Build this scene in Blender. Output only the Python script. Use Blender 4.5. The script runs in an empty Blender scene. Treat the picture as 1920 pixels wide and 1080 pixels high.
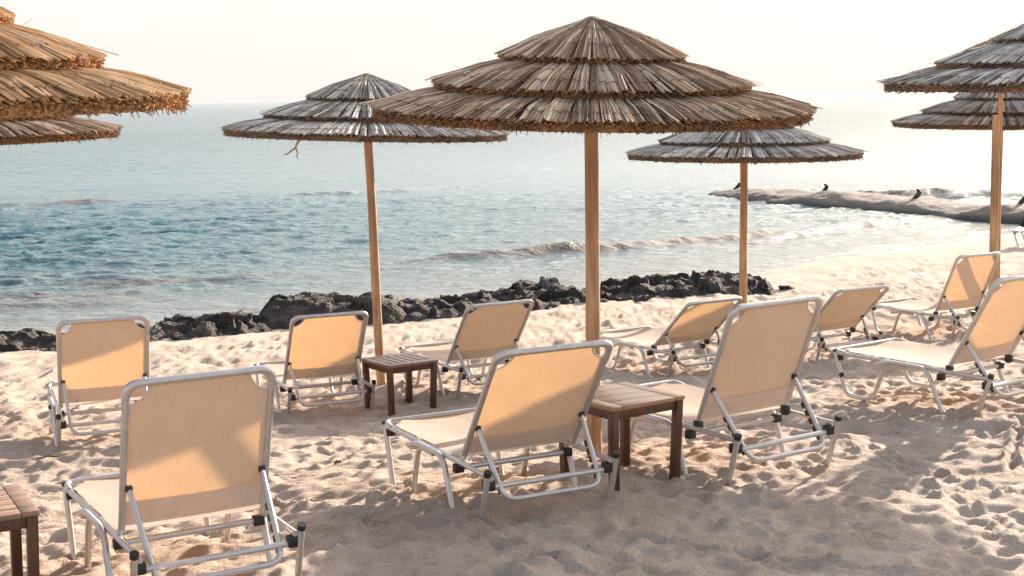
import bpy, bmesh, math, random
import numpy as np
from mathutils import Vector, Matrix, noise as mnoise
R = math.radians
random.seed(7)
rng = np.random.default_rng(11)
sc = bpy.context.scene

# ------------------------------------------------------------------ camera
cd = bpy.data.cameras.new('camera'); cam = bpy.data.objects.new('camera', cd)
sc.collection.objects.link(cam); sc.camera = cam
cd.sensor_width = 36.0; cd.lens = 36.0 * 2700 / 1920
cd.clip_start = 0.1; cd.clip_end = 60000
CAM_Z = 2.1; PITCH = 7.5245; ROLL = 0.0189
cam.matrix_world = (Matrix.Translation((0, 0, CAM_Z)) @ Matrix.Rotation(R(90 - PITCH), 4, 'X')
                    @ Matrix.Rotation(-ROLL, 4, 'Z'))
# ------------------------------------------------------------------ light
SUN_AZ, SUN_EL = 36.0, 17.8            # azimuth clockwise from +Y, elevation
sun_dir = Vector((math.sin(R(SUN_AZ)) * math.cos(R(SUN_EL)), math.cos(R(SUN_AZ)) * math.cos(R(SUN_EL)), math.sin(R(SUN_EL))))
sl = bpy.data.lights.new('sun', 'SUN'); sl.energy = 4.7; sl.angle = R(0.6); sl.color = (1.0, 0.88, 0.77)
so = bpy.data.objects.new('sun', sl); sc.collection.objects.link(so)
so.rotation_euler = (-sun_dir).to_track_quat('-Z', 'Y').to_euler()
w = bpy.data.worlds.new('World'); sc.world = w; w.use_nodes = True
nt = w.node_tree; nt.nodes.clear()
sky = nt.nodes.new('ShaderNodeTexSky'); sky.sky_type = 'NISHITA'; sky.sun_disc = False
sky.sun_elevation = R(SUN_EL); sky.sun_rotation = R(SUN_AZ); sky.air_density = 1.0; sky.dust_density = 2.6; sky.ozone_density = 1.0
bg = nt.nodes.new('ShaderNodeBackground'); bg.inputs['Strength'].default_value = 0.15
geo = nt.nodes.new('ShaderNodeTexCoord'); sep = nt.nodes.new('ShaderNodeSeparateXYZ')
nt.links.new(geo.outputs['Generated'], sep.inputs[0])
mr = nt.nodes.new('ShaderNodeMapRange'); mr.inputs[1].default_value = 0.07; mr.inputs[2].default_value = 0.48
mr.inputs[3].default_value = 0.97; mr.inputs[4].default_value = 0.32
nt.links.new(sep.outputs[2], mr.inputs[0])
mx = nt.nodes.new('ShaderNodeMix'); mx.data_type = 'RGBA'
mx.inputs[7].default_value = (2.20, 2.13, 2.05, 1)      # pale haze veil low over the sea
nt.links.new(mr.outputs[0], mx.inputs[0]); nt.links.new(sky.outputs[0], mx.inputs[6])
# broad forward-scatter glow of the haze around the sun
vd = nt.nodes.new('ShaderNodeVectorMath'); vd.operation = 'DOT_PRODUCT'; vd.inputs[1].default_value = sun_dir; nt.links.new(geo.outputs['Generated'], vd.inputs[0])
g1 = nt.nodes.new('ShaderNodeMapRange'); g1.interpolation_type = 'SMOOTHSTEP'; g1.inputs[1].default_value = .55; g1.inputs[2].default_value = 1.0; nt.links.new(vd.outputs['Value'], g1.inputs[0])
g2 = nt.nodes.new('ShaderNodeMapRange'); g2.interpolation_type = 'SMOOTHSTEP'; g2.inputs[1].default_value = .05; g2.inputs[2].default_value = .22; nt.links.new(sep.outputs[2], g2.inputs[0])
g3 = nt.nodes.new('ShaderNodeMath'); g3.operation = 'MULTIPLY'; nt.links.new(g1.outputs[0], g3.inputs[0]); nt.links.new(g2.outputs[0], g3.inputs[1])
ga = nt.nodes.new('ShaderNodeMix'); ga.data_type = 'RGBA'; ga.blend_type = 'ADD'; ga.inputs[7].default_value = (3.2, 2.9, 2.6, 1)
nt.links.new(g3.outputs[0], ga.inputs[0]); nt.links.new(mx.outputs[2], ga.inputs[6]); nt.links.new(ga.outputs[2], bg.inputs[0])
wo = nt.nodes.new('ShaderNodeOutputWorld'); nt.links.new(bg.outputs[0], wo.inputs[0])
sc.view_settings.view_transform = 'Standard'; sc.view_settings.look = 'None'
sc.view_settings.gamma = 1; sc.view_settings.exposure = 1.57

# ------------------------------------------------------------------ helpers
C = sc.collection
def tag(o, label=None, cat=None, group=None, kind=None):
    if label: o['label'] = label
    if cat: o['category'] = cat
    if group: o['group'] = group
    if kind: o['kind'] = kind
    return o
def empty(name, loc=(0, 0, 0), rz=0):
    o = bpy.data.objects.new(name, None); C.objects.link(o); o.location = loc; o.rotation_euler = (0, 0, rz)
    o.empty_display_size = 0.1
    return o
def link(name, me, m, parent=None, smooth=True, sharp=40):
    if m is not None: me.materials.append(m)
    if smooth:
        me.polygons.foreach_set('use_smooth', [True] * len(me.polygons))
        if sharp: me.set_sharp_from_angle(angle=R(sharp))
    o = bpy.data.objects.new(name, me); C.objects.link(o)
    if parent: o.parent = parent
    return o
class MB:
    def __init__(s): s.v = []; s.f = []; s.t = []
    def add(s, vs, fs, tone=0.5):
        b = len(s.v); s.v += [tuple(q) for q in vs]; s.f += [tuple(b + i for i in f) for f in fs]; s.t += [tone] * len(vs)
    def box(s, c, d, rot=None, bev=0.0):
        bm = bmesh.new(); bmesh.ops.create_cube(bm, size=1)
        for q in bm.verts: q.co = Vector((q.co.x * d[0], q.co.y * d[1], q.co.z * d[2]))
        if bev: bmesh.ops.bevel(bm, geom=bm.edges[:], offset=bev, segments=2, affect='EDGES', profile=.5)
        M = Matrix.Translation(c) @ (rot.to_4x4() if rot else Matrix())
        s.add([M @ q.co for q in bm.verts], [[q.index for q in f.verts] for f in bm.faces]); bm.free()
    def beam(s, a, b, wx, wy, bev=0.002, up=(0, 0, 1)):
        a = Vector(a); b = Vector(b); d = b - a; z = d.normalized(); u = Vector(up)
        if abs(z.dot(u)) > .95: u = Vector((0, 1, 0))
        x = u.cross(z).normalized(); y = z.cross(x)
        s.box((a + b) / 2, (wx, wy, d.length), Matrix((x, y, z)).transposed(), bev)
    def tube(s, pts, r, n=10, cap=True, tone=.5, squash=1.0):
        pts = [Vector(p) for p in pts]; rr = r if isinstance(r, (list, tuple)) else [r] * len(pts)
        vs = []; fs = []; prev = None
        for i, p in enumerate(pts):
            a = pts[max(i - 1, 0)]; b = pts[min(i + 1, len(pts) - 1)]; z = (b - a).normalized()
            if prev is None:
                u = Vector((0, 0, 1)) if abs(z.z) < .9 else Vector((1, 0, 0))
                x = u.cross(z).normalized()
            else: x = (prev - z * prev.dot(z)).normalized()
            prev = x; y = z.cross(x)
            for k in range(n):
                t = 2 * math.pi * k / n; vs.append(p + x * math.cos(t) * rr[i] + y * math.sin(t) * rr[i] * squash)
        for i in range(len(pts) - 1):
            for k in range(n):
                fs.append((i * n + k, i * n + (k + 1) % n, (i + 1) * n + (k + 1) % n, (i + 1) * n + k))
        if cap: fs.append(tuple(range(n - 1, -1, -1))); fs.append(tuple((len(pts) - 1) * n + k for k in range(n)))
        s.add(vs, fs, tone)
    def build(s, name, m, parent=None, smooth=True, sharp=40, tone=False):
        me = bpy.data.meshes.new(name); me.from_pydata(s.v, [], s.f); me.update()
        if tone:
            at = me.attributes.new('tone', 'FLOAT', 'POINT'); at.data.foreach_set('value', np.array(s.t, dtype=np.float32))
        return link(name, me, m, parent, smooth, sharp)
def fillet(pts, r, n=6, closed=False):
    pts = [Vector(p) for p in pts]; out = [pts[0]]
    for i in range(1, len(pts) - 1):
        p = pts[i]; a = (pts[i - 1] - p); b = (pts[i + 1] - p)
        rr = min(r, a.length * .49, b.length * .49); a.normalize(); b.normalize()
        A = p + a * rr; B = p + b * rr
        for k in range(n + 1):
            t = k / n; out.append(A * (1 - t) ** 2 + p * 2 * t * (1 - t) + B * t * t)
    out.append(pts[-1]); return out
# numpy value noise
_tab = rng.random((256, 256)).astype(np.float64)
def vnoise(x, y, seed=0):
    xi = np.floor(x).astype(int); yi = np.floor(y).astype(int); fx = x - xi; fy = y - yi
    fx = fx * fx * (3 - 2 * fx); fy = fy * fy * (3 - 2 * fy)
    def h(a, b): return _tab[(a + 37 * seed) & 255, (b + 91 * seed) & 255]
    return (h(xi, yi) * (1 - fx) + h(xi + 1, yi) * fx) * (1 - fy) + (h(xi, yi + 1) * (1 - fx) + h(xi + 1, yi + 1) * fx) * fy
def fbm(x, y, o=4, seed=0, g=.5):
    a = 1.; t = 0.; n = 0.
    for i in range(o): t = t + a * (vnoise(x, y, seed + i) - .5); n += a; a *= g; x = x * 2.03 + 5.1; y = y * 2.03 + 1.7
    return t / n * 2
# ------------------------------------------------------------------ materials
def mat(name):
    m = bpy.data.materials.new(name); m.use_nodes = True; n = m.node_tree
    return m, n, n.nodes['Principled BSDF'], n.links
def N(n, t, **k):
    q = n.nodes.new(t)
    for a, b in k.items(): setattr(q, a, b)
    return q
def ramp(n, stops):
    q = n.nodes.new('ShaderNodeValToRGB'); e = q.color_ramp.elements
    while len(e) < len(stops): e.new(.5)
    for i, (p, c) in enumerate(stops): e[i].position = p; e[i].color = (*c, 1)
    return q
def noise_n(n, L, scale, detail=4, rough=.55, vec=None, stretch=None):
    q = N(n, 'ShaderNodeTexNoise'); q.inputs['Scale'].default_value = scale; q.inputs['Detail'].default_value = detail; q.inputs['Roughness'].default_value = rough
    tc = N(n, 'ShaderNodeTexCoord'); src = tc.outputs['Object']
    if stretch:
        mp = N(n, 'ShaderNodeMapping'); mp.inputs['Scale'].default_value = stretch; L.new(src, mp.inputs[0]); src = mp.outputs[0]
    L.new(src, q.inputs['Vector']); return q
def bump(n, L, h, strength, dist, p):
    b = N(n, 'ShaderNodeBump'); b.inputs['Strength'].default_value = strength; b.inputs['Distance'].default_value = dist
    L.new(h, b.inputs['Height']); L.new(b.outputs[0], p.inputs['Normal']); return b

def sand_mat():
    m, n, p, L = mat('sand')
    a = noise_n(n, L, 2.2, 5); c = ramp(n, [(.3, (.49, .385, .305)), (.7, (.63, .515, .425))]); L.new(a.outputs[0], c.inputs[0])
    g = noise_n(n, L, 190, 2, .7); gc = ramp(n, [(.30, (.45, .40, .36)), (.46, (.93, .92, .9)), (.72, (1.12, 1.1, 1.06))]); L.new(g.outputs[0], gc.inputs[0])
    x = N(n, 'ShaderNodeMix', data_type='RGBA', blend_type='MULTIPLY'); x.inputs[0].default_value = 1
    L.new(c.outputs[0], x.inputs[6]); L.new(gc.outputs[0], x.inputs[7])
    # small dark shell and weed specks
    v = N(n, 'ShaderNodeTexVoronoi'); v.inputs['Scale'].default_value = 9; tc = N(n, 'ShaderNodeTexCoord'); L.new(tc.outputs['Object'], v.inputs['Vector'])
    vr = ramp(n, [(.05, (.25, .17, .12)), (.09, (1, 1, 1))]); L.new(v.outputs['Distance'], vr.inputs[0])
    y = N(n, 'ShaderNodeMix', data_type='RGBA', blend_type='MULTIPLY'); y.inputs[0].default_value = .55
    L.new(x.outputs[2], y.inputs[6]); L.new(vr.outputs[0], y.inputs[7]); wa = N(n, 'ShaderNodeAttribute', attribute_name='wet'); z = N(n, 'ShaderNodeMix', data_type='RGBA', blend_type='MULTIPLY'); z.inputs[7].default_value = (.62, .57, .52, 1)
    L.new(wa.outputs['Fac'], z.inputs[0]); L.new(y.outputs[2], z.inputs[6]); L.new(z.outputs[2], p.inputs['Base Color'])
    wr = N(n, 'ShaderNodeMapRange'); wr.inputs[3].default_value = .95; wr.inputs[4].default_value = .45; L.new(wa.outputs['Fac'], wr.inputs[0]); L.new(wr.outputs[0], p.inputs['Roughness'])
    p.inputs['IOR'].default_value = 1.4; p.inputs['Specular IOR Level'].default_value = .15
    b1 = noise_n(n, L, 38, 5, .65); g2 = noise_n(n, L, 260, 2, .6)
    ad = N(n, 'ShaderNodeMath', operation='MULTIPLY_ADD'); ad.inputs[1].default_value = .35
    L.new(g2.outputs[0], ad.inputs[0]); L.new(b1.outputs[0], ad.inputs[2]); bump(n, L, ad.outputs[0], 1, .026, p)
    return m
def rock_mat(name='rock', c0=(.012, .009, .007), c1=(.062, .045, .034), c2=(.17, .12, .088)):
    m, n, p, L = mat(name)
    a = noise_n(n, L, 4, 8, .7); c = ramp(n, [(.3, c0), (.52, c1), (.75, c2)]); L.new(a.outputs[0], c.inputs[0])
    L.new(c.outputs[0], p.inputs['Base Color']); p.inputs['Roughness'].default_value = .9
    v = N(n, 'ShaderNodeTexVoronoi'); v.inputs['Scale'].default_value = 22; tc = N(n, 'ShaderNodeTexCoord'); L.new(tc.outputs['Object'], v.inputs['Vector'])
    b = noise_n(n, L, 16, 9, .75); ad = N(n, 'ShaderNodeMath', operation='ADD'); L.new(v.outputs['Distance'], ad.inputs[0]); L.new(b.outputs[0], ad.inputs[1])
    bump(n, L, ad.outputs[0], 1, .06, p); return m
def thatch_mat(name, lo, mid, hi, edge):
    m, n, p, L = mat(name)
    at = N(n, 'ShaderNodeAttribute', attribute_name='tone')
    a = noise_n(n, L, 3.5, 4); sm = N(n, 'ShaderNodeMath', operation='MULTIPLY_ADD'); sm.inputs[1].default_value = .5; L.new(a.outputs[0], sm.inputs[0]); 
    sb = N(n, 'ShaderNodeMath', operation='SUBTRACT'); sb.inputs[1].default_value = .25; L.new(at.outputs['Fac'], sb.inputs[0]); L.new(sb.outputs[0], sm.inputs[2])
    c = ramp(n, [(.0, edge), (.15, lo), (.5, mid), (.95, hi)]); L.new(sm.outputs[0], c.inputs[0])
    L.new(c.outputs[0], p.inputs['Base Color']); p.inputs['Roughness'].default_value = .72; p.inputs['Specular IOR Level'].default_value = .2
    b = noise_n(n, L, 160, 3); bump(n, L, b.outputs[0], .5, .004, p)
    tr = N(n, 'ShaderNodeBsdfTranslucent'); L.new(c.outputs[0], tr.inputs[0]); ms = N(n, 'ShaderNodeMixShader'); ms.inputs[0].default_value = .18
    o = n.nodes['Material Output']; L.new(p.outputs[0], ms.inputs[1]); L.new(tr.outputs[0], ms.inputs[2]); L.new(ms.outputs[0], o.inputs[0])
    return m
def wood_mat(name, c0, c1, scale=(14, 14, 1.1), rough=.5, knots=False):
    m, n, p, L = mat(name)
    a = noise_n(n, L, 2.2, 6, .6, stretch=scale); c = ramp(n, [(.32, c0), (.68, c1)]); L.new(a.outputs[0], c.inputs[0]); out = c.outputs[0]
    if knots:
        v = N(n, 'ShaderNodeTexVoronoi'); v.inputs['Scale'].default_value = 2.6; mp = N(n, 'ShaderNodeMapping'); mp.inputs['Scale'].default_value = (3, 3, 1.3)
        tc = N(n, 'ShaderNodeTexCoord'); L.new(tc.outputs['Object'], mp.inputs[0]); L.new(mp.outputs[0], v.inputs['Vector'])
        vr = ramp(n, [(.05, (.32, .22, .16)), (.13, (1, 1, 1))]); L.new(v.outputs['Distance'], vr.inputs[0])
        st = noise_n(n, L, 1.2, 3, .5, stretch=(1, 1, .8)); sr = ramp(n, [(.40, (.55, .47, .40)), (.58, (1, 1, 1))]); L.new(st.outputs[0], sr.inputs[0])
        for e in (vr, sr):
            x = N(n, 'ShaderNodeMix', data_type='RGBA', blend_type='MULTIPLY'); x.inputs[0].default_value = .8
            L.new(out, x.inputs[6]); L.new(e.outputs[0], x.inputs[7]); out = x.outputs[2]
    L.new(out, p.inputs['Base Color']); p.inputs['Roughness'].default_value = rough
    bump(n, L, a.outputs[0], .35, .004, p); return m
def fabric_mat(name, dif, tra, f):
    m, n, p, L = mat(name)
    p.inputs['Base Color'].default_value = (*dif, 1); p.inputs['Roughness'].default_value = .8
    w1 = N(n, 'ShaderNodeTexWave', wave_type='BANDS', bands_direction='X'); w1.inputs['Scale'].default_value = 110
    w2 = N(n, 'ShaderNodeTexWave', wave_type='BANDS', bands_direction='Y'); w2.inputs['Scale'].default_value = 110
    tc = N(n, 'ShaderNodeTexCoord')
    for q in (w1, w2): L.new(tc.outputs['UV'], q.inputs['Vector']); q.inputs['Distortion'].default_value = .3
    ml = N(n, 'ShaderNodeMath', operation='MULTIPLY'); L.new(w1.outputs['Fac'], ml.inputs[0]); L.new(w2.outputs['Fac'], ml.inputs[1])
    bump(n, L, ml.outputs[0], .35, .001, p)
    a0 = noise_n(n, L, 7, 5, .7); th_ = N(n, 'ShaderNodeTexNoise'); th_.inputs['Scale'].default_value = 1; th_.inputs['Detail'].default_value = 3
    mp = N(n, 'ShaderNodeMapping'); mp.inputs['Scale'].default_value = (55, 3, 1); L.new(tc.outputs['UV'], mp.inputs[0]); L.new(mp.outputs[0], th_.inputs['Vector'])
    a = N(n, 'ShaderNodeMix', data_type='FLOAT'); a.inputs[0].default_value = .5; L.new(a0.outputs[0], a.inputs[2]); L.new(th_.outputs[0], a.inputs[3])
    c = ramp(n, [(.36, tuple(x * .86 for x in dif)), (.62, dif)]); L.new(a.outputs[0], c.inputs[0]); L.new(c.outputs[0], p.inputs['Base Color'])
    c2 = ramp(n, [(.36, tuple(x * .84 for x in tra)), (.62, tra)]); L.new(a.outputs[0], c2.inputs[0])
    tr = N(n, 'ShaderNodeBsdfTranslucent'); L.new(c2.outputs[0], tr.inputs[0]); ms = N(n, 'ShaderNodeMixShader'); ms.inputs[0].default_value = f
    o = n.nodes['Material Output']; L.new(p.outputs[0], ms.inputs[1]); L.new(tr.outputs[0], ms.inputs[2]); L.new(ms.outputs[0], o.inputs[0]); return m
def plain(name, col, rough=.5, metal=0., bumpy=0):
    m, n, p, L = mat(name)
    a = noise_n(n, L, 30, 5, .7); c = ramp(n, [(.3, tuple(x * .82 for x in col)), (.7, col)]); L.new(a.outputs[0], c.inputs[0]); L.new(c.outputs[0], p.inputs['Base Color'])
    rr = N(n, 'ShaderNodeMapRange'); rr.inputs[3].default_value = rough * .8; rr.inputs[4].default_value = min(1, rough * 1.25); L.new(a.outputs[0], rr.inputs[0]); L.new(rr.outputs[0], p.inputs['Roughness'])
    p.inputs['Metallic'].default_value = metal
    if bumpy: bump(n, L, a.outputs[0], bumpy, .01, p)
    return m
M_sand = sand_mat(); M_rock = rock_mat(); M_brownrock = rock_mat('brown_stone', (.10, .07, .05), (.25, .16, .10), (.36, .25, .17))
M_thatch = thatch_mat('weathered_reed', (.13, .08, .048), (.45, .30, .185), (.88, .70, .51), (.50, .255, .11))
M_thatch_sunlit = thatch_mat('sunlit_reed', (.28, .16, .075), (.66, .43, .22), (.90, .70, .46), (.60, .33, .14))  # sunlit copy of the reed, golden sunlight put into its colour
M_thatch_grey = thatch_mat('greyed_reed', (.12, .095, .08), (.54, .465, .385), (.94, .88, .80), (.44, .27, .14))
M_pole = wood_mat('peeled_pine', (.36, .19, .085), (.66, .41, .22), knots=True)
M_teak = wood_mat('dark_teak', (.055, .019, .009), (.14, .052, .023), rough=.38)
M_teaktop = wood_mat('teak_top', (.27, .125, .052), (.46, .25, .12), scale=(1.5, 18, 18), rough=.42)
M_fab = fabric_mat('cream_mesh_fabric', (.78, .66, .54), (.52, .285, .12), .46)
M_hem = fabric_mat('cream_hem_fabric', (.72, .60, .48), (.80, .55, .34), .15)
M_alu = plain('satin_aluminium', (.60, .56, .52), .40, .65)
M_blk = plain('black_plastic', (.018, .017, .017), .45)
M_cord = plain('dark_cord', (.13, .09, .06), .9)
M_bark = rock_mat('tree_bark', (.06, .045, .03), (.14, .1, .07), (.2, .15, .1))
M_leaf = plain('tamarisk_leaf', (.06, .09, .035), .7)
M_teakgrey = wood_mat('worn_teak_top', (.15, .08, .05), (.34, .21, .14), scale=(1.5, 18, 18), rough=.45)
M_twig = plain('pale_twig', (.42, .30, .20), .8)

def water_mat():
    m, n, p, L = mat('sea_water')
    at = N(n, 'ShaderNodeAttribute', attribute_name='silt'); fo = N(n, 'ShaderNodeAttribute', attribute_name='foam'); sh = N(n, 'ShaderNodeAttribute', attribute_name='shallow')
    x0 = N(n, 'ShaderNodeMix', data_type='RGBA'); x0.inputs[6].default_value = (.010, .078, .090, 1); x0.inputs[7].default_value = (.20, .20, .17, 1)
    L.new(sh.outputs['Fac'], x0.inputs[0])
    x1 = N(n, 'ShaderNodeMix', data_type='RGBA'); x1.inputs[7].default_value = (.11, .072, .05, 1); L.new(x0.outputs[2], x1.inputs[6]); L.new(at.outputs['Fac'], x1.inputs[0])
    a = noise_n(n, L, 9, 6, .75); fm = N(n, 'ShaderNodeMath', operation='MULTIPLY'); fr = ramp(n, [(.50, (0, 0, 0)), (.64, (1, 1, 1))]); L.new(a.outputs[0], fr.inputs[0])
    L.new(fr.outputs[0], fm.inputs[0]); L.new(fo.outputs['Fac'], fm.inputs[1])
    x2 = N(n, 'ShaderNodeMix', data_type='RGBA'); x2.inputs[7].default_value = (.82, .82, .8, 1); L.new(x1.outputs[2], x2.inputs[6]); L.new(fm.outputs[0], x2.inputs[0])
    L.new(x2.outputs[2], p.inputs['Base Color'])
    rr = N(n, 'ShaderNodeMapRange'); rr.inputs[3].default_value = .09; rr.inputs[4].default_value = .8; L.new(fm.outputs[0], rr.inputs[0]); L.new(rr.outputs[0], p.inputs['Roughness'])
    p.inputs['IOR'].default_value = 1.33
    b1 = noise_n(n, L, 2.6, 6, .62, stretch=(.85, 1.25, 1)); b2 = noise_n(n, L, .10, 5, .6, stretch=(.35, 1, 1))
    ad = N(n, 'ShaderNodeMath', operation='MULTIPLY_ADD'); ad.inputs[1].default_value = 3.0; L.new(b2.outputs[0], ad.inputs[0]); L.new(b1.outputs[0], ad.inputs[2])
    ch = N(n, 'ShaderNodeAttribute', attribute_name='chop'); mc = N(n, 'ShaderNodeMath', operation='MULTIPLY'); L.new(ad.outputs[0], mc.inputs[0]); L.new(ch.outputs['Fac'], mc.inputs[1])
    bump(n, L, mc.outputs[0], 1, .12, p); return m
M_water = water_mat()
def groyne_mat():
    m, n, p, L = mat('sand_caked_geotextile')
    a = noise_n(n, L, 1.2, 6, .6, stretch=(1, 1, 3)); c = ramp(n, [(.3, (.12, .095, .075)), (.7, (.22, .17, .125))]); L.new(a.outputs[0], c.inputs[0])
    tc = N(n, 'ShaderNodeTexCoord'); sp = N(n, 'ShaderNodeSeparateXYZ'); L.new(tc.outputs['Object'], sp.inputs[0])
    nz = noise_n(n, L, 2.5, 4); ad = N(n, 'ShaderNodeMath', operation='MULTIPLY_ADD'); ad.inputs[1].default_value = .10; L.new(nz.outputs[0], ad.inputs[0]); L.new(sp.outputs[2], ad.inputs[2])
    mr_ = N(n, 'ShaderNodeMapRange'); mr_.inputs[1].default_value = -.72; mr_.inputs[2].default_value = -.56; L.new(ad.outputs[0], mr_.inputs[0])
    x = N(n, 'ShaderNodeMix', data_type='RGBA'); x.inputs[6].default_value = (.05, .05, .04, 1); L.new(mr_.outputs[0], x.inputs[0]); L.new(c.outputs[0], x.inputs[7])   # weed line at the water
    L.new(x.outputs[2], p.inputs['Base Color']); p.inputs['Roughness'].default_value = .85
    b = noise_n(n, L, 9, 7, .7); bump(n, L, b.outputs[0], .9, .06, p); return m
M_groyne = groyne_mat()

# ------------------------------------------------------------------ ground
SH = np.array([[-60, 4], [-20, 13.5], [-12, 16.6], [-7.8, 17.9], [-6.7, 18.4], [-5, 18.9], [-3.4, 19.5], [-1.6, 20.4], [.3, 21.4], [2, 22.3], [3.8, 23.2], [5, 24.6], [6.1, 25.6], [7.3, 26.6], [8.7, 27.8], [9.5, 28.6], [12, 31], [20, 38], [60, 66]])
WZ = -0.8
def shore_y(x): return np.interp(x, SH[:, 0], SH[:, 1])
PD = np.array([-60, -8, -2, 0, 1.5, 3, 8, 10, 12, 14, 20, 60]); PZ = np.array([-3, -1.6, -1.0, WZ - .01, -.70, -.62, -.44, -.2, .06, .12, .22, .8])
CP = [(-1.36, 5.92, .07), (.02, 6.93, .10), (1.24, 7.68, .06), (.55, 7.37, .13), (-2.98, 10.29, -.33), (-1.59, 11.67, -.45), (-.29, 12.21, -.41), (1.54, 13.06, -.45), (2.98, 13.47, -.44), (4.67, 14.97, -.49), (3.02, 9.19, .05)]
def base_z(x, y):
    d = (shore_y(x) - y) * .87
    z = 0
    for o in (-.9, -.45, 0, .45, .9): z = z + np.interp(d + o, PD, PZ)
    z = z / 5
    k = np.clip((d) / 1.5, 0, 1); return z * k + np.interp(d, PD, PZ) * (1 - k)
_cp = np.array(CP); _A = np.exp(-((_cp[:, None, :2] - _cp[None, :, :2]) ** 2).sum(-1) / (2 * 1.1 ** 2)) + np.eye(len(_cp)) * .15
_wt = np.linalg.solve(_A, _cp[:, 2] - base_z(_cp[:, 0], _cp[:, 1]))
def ground(x, y):
    x = np.asarray(x, float); y = np.asarray(y, float); z = base_z(x, y)
    for c, wt in zip(_cp, _wt): z = z + wt * np.exp(-((x - c[0]) ** 2 + (y - c[1]) ** 2) / (2 * 1.1 ** 2))
    return z
def axis(lo, a, b, hi, step, grow):
    mid = list(np.arange(a, b, step)); out = []; p = b; s = step
    while p < hi: out.append(p); s *= grow; p += s
    out.append(hi); pre = []; p = a - step; s = step
    while p > lo: pre.append(p); s *= grow; p -= s
    pre.append(lo); return np.array(pre[::-1] + mid + out)
GX = axis(-300, -4.5, 6.0, 300, .022, 1.018); GY = axis(-200, 4.2, 10.0, 300, .022, 1.012)
X, Y = np.meshgrid(GX, GY)
Zb = ground(X, Y); D = (shore_y(X) - Y) * .87
amp = np.clip((D - .8) / 2.5, .30, 1)
H = np.zeros_like(X)
H += fbm(X * .9, Y * .9, 3, 1) * .055 + fbm(X * 3.1 + .3 * fbm(X * 2, Y * 2, 2, 9), Y * 3.1, 4, 5) * .040
rd = 1 - np.abs(fbm(X * 2.3, Y * 2.6, 3, 13)) * 2.4; H += np.clip(rd, -1, 1) * .013
H += fbm(X * 9, Y * 10, 3, 23, .6) * .020 + np.clip(1 - np.abs(fbm(X * 5.5, Y * 6.5, 3, 27)) * 2.6, 0, 1) * .016
def stamp(cx, cy, a, b, ang, dep):
    r = max(a, b) * 2.4
    i0, i1 = np.searchsorted(GX, [cx - r, cx + r]); j0, j1 = np.searchsorted(GY, [cy - r, cy + r])
    if i1 - i0 < 2 or j1 - j0 < 2: return
    xx = X[j0:j1, i0:i1] - cx; yy = Y[j0:j1, i0:i1] - cy
    c, s = math.cos(ang), math.sin(ang); u = (xx * c + yy * s) / a; v = (-xx * s + yy * c) / b
    q = np.sqrt(u * u + v * v) + .25 * (vnoise(xx * 14 + cx * 9, yy * 14 + cy * 9, 3) - .5)
    H[j0:j1, i0:i1] += dep * (-np.exp(-(q ** 3)) + .55 * np.exp(-((q - 1.45) / .42) ** 2))
for k in range(6000):
    cy = 4.5 + 15 * rng.random() ** 1.25; cx = rng.uniform(-.42, .42) * (cy + 1.5) * 1.15
    if (shore_y(cx) - cy) < 3: continue
    L_ = rng.uniform(.055, .14); ang = rng.normal(1.2, .8)
    stamp(cx, cy, L_, L_ * rng.uniform(.4, .62), ang, rng.uniform(.006, .022))
for (lx, ly, yw) in ((-1.36, 5.92, 29.7), (.02, 6.93, 27.5), (1.24, 7.68, 33.6), (-1.59, 11.67, 22.9), (3.02, 9.19, 35.4), (-.29, 12.21, 28.3)):   # sand pushed up round the feet
    for (a_, b_) in ((.32, .80), (.32, .60), (.35, .02), (.35, -.22), (-.32, .80), (-.32, .60), (-.35, .02), (-.35, -.22)):
        c_, s_ = math.cos(R(yw)), math.sin(R(yw)); stamp(lx + c_ * a_ - s_ * b_, ly + s_ * a_ + c_ * b_, .05, .04, rng.uniform(0, 3), .03)
# long shallow drag marks
for (x0, y0, x1, y1) in ((-2.2, 7.9, -1.0, 7.2), (2.6, 7.4, 3.1, 8.6), (-.9, 6.9, .2, 6.0), (-.6, 7.5, .7, 5.6), (-.75, 7.4, .5, 5.5), (1.9, 8.2, 2.25, 6.2), (2.0, 8.3, 2.6, 6.4), (.3, 6.4, 1.6, 5.7)):
    for t in np.linspace(0, 1, 40):
        stamp(x0 + (x1 - x0) * t + rng.normal(0, .01), y0 + (y1 - y0) * t, .07, .028, math.atan2(y1 - y0, x1 - x0), .013)
nearf = np.clip((Y - 5) / 7, 0, 1); Z = Zb + H * amp * (.60 + .42 * nearf)
near_r = np.clip((D + .5) / 1.5, 0, 1); Z += 0
def grid_mesh(name, X, Y, Z, attrs=None):
    h, w_ = X.shape; me = bpy.data.meshes.new(name); n = h * w_
    co = np.stack([X, Y, Z], -1).reshape(-1, 3).astype(np.float32)
    idx = np.arange(n).reshape(h, w_); q = np.stack([idx[:-1, :-1], idx[:-1, 1:], idx[1:, 1:], idx[1:, :-1]], -1).reshape(-1, 4)
    me.vertices.add(n); me.vertices.foreach_set('co', co.ravel()); me.loops.add(q.size); me.loops.foreach_set('vertex_index', q.ravel().astype(np.int32))
    me.polygons.add(len(q)); me.polygons.foreach_set('loop_start', np.arange(0, q.size, 4, dtype=np.int32)); me.polygons.foreach_set('loop_total', np.full(len(q), 4, dtype=np.int32))
    me.update(calc_edges=True)
    for k, a in (attrs or {}).items():
        at = me.attributes.new(k, 'FLOAT', 'POINT'); at.data.foreach_set('value', a.ravel().astype(np.float32))
    return me
o = link('sand_beach', grid_mesh('sand_beach', X, Y, Z, dict(wet=np.clip((1.5 - D + fbm(X * 1.2, Y * 1.2, 3, 44) * .8) / 1.1, 0, 1))), M_sand, sharp=None); tag(o, kind='structure')
def gz(x, y): return float(ground(x, y))

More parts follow.
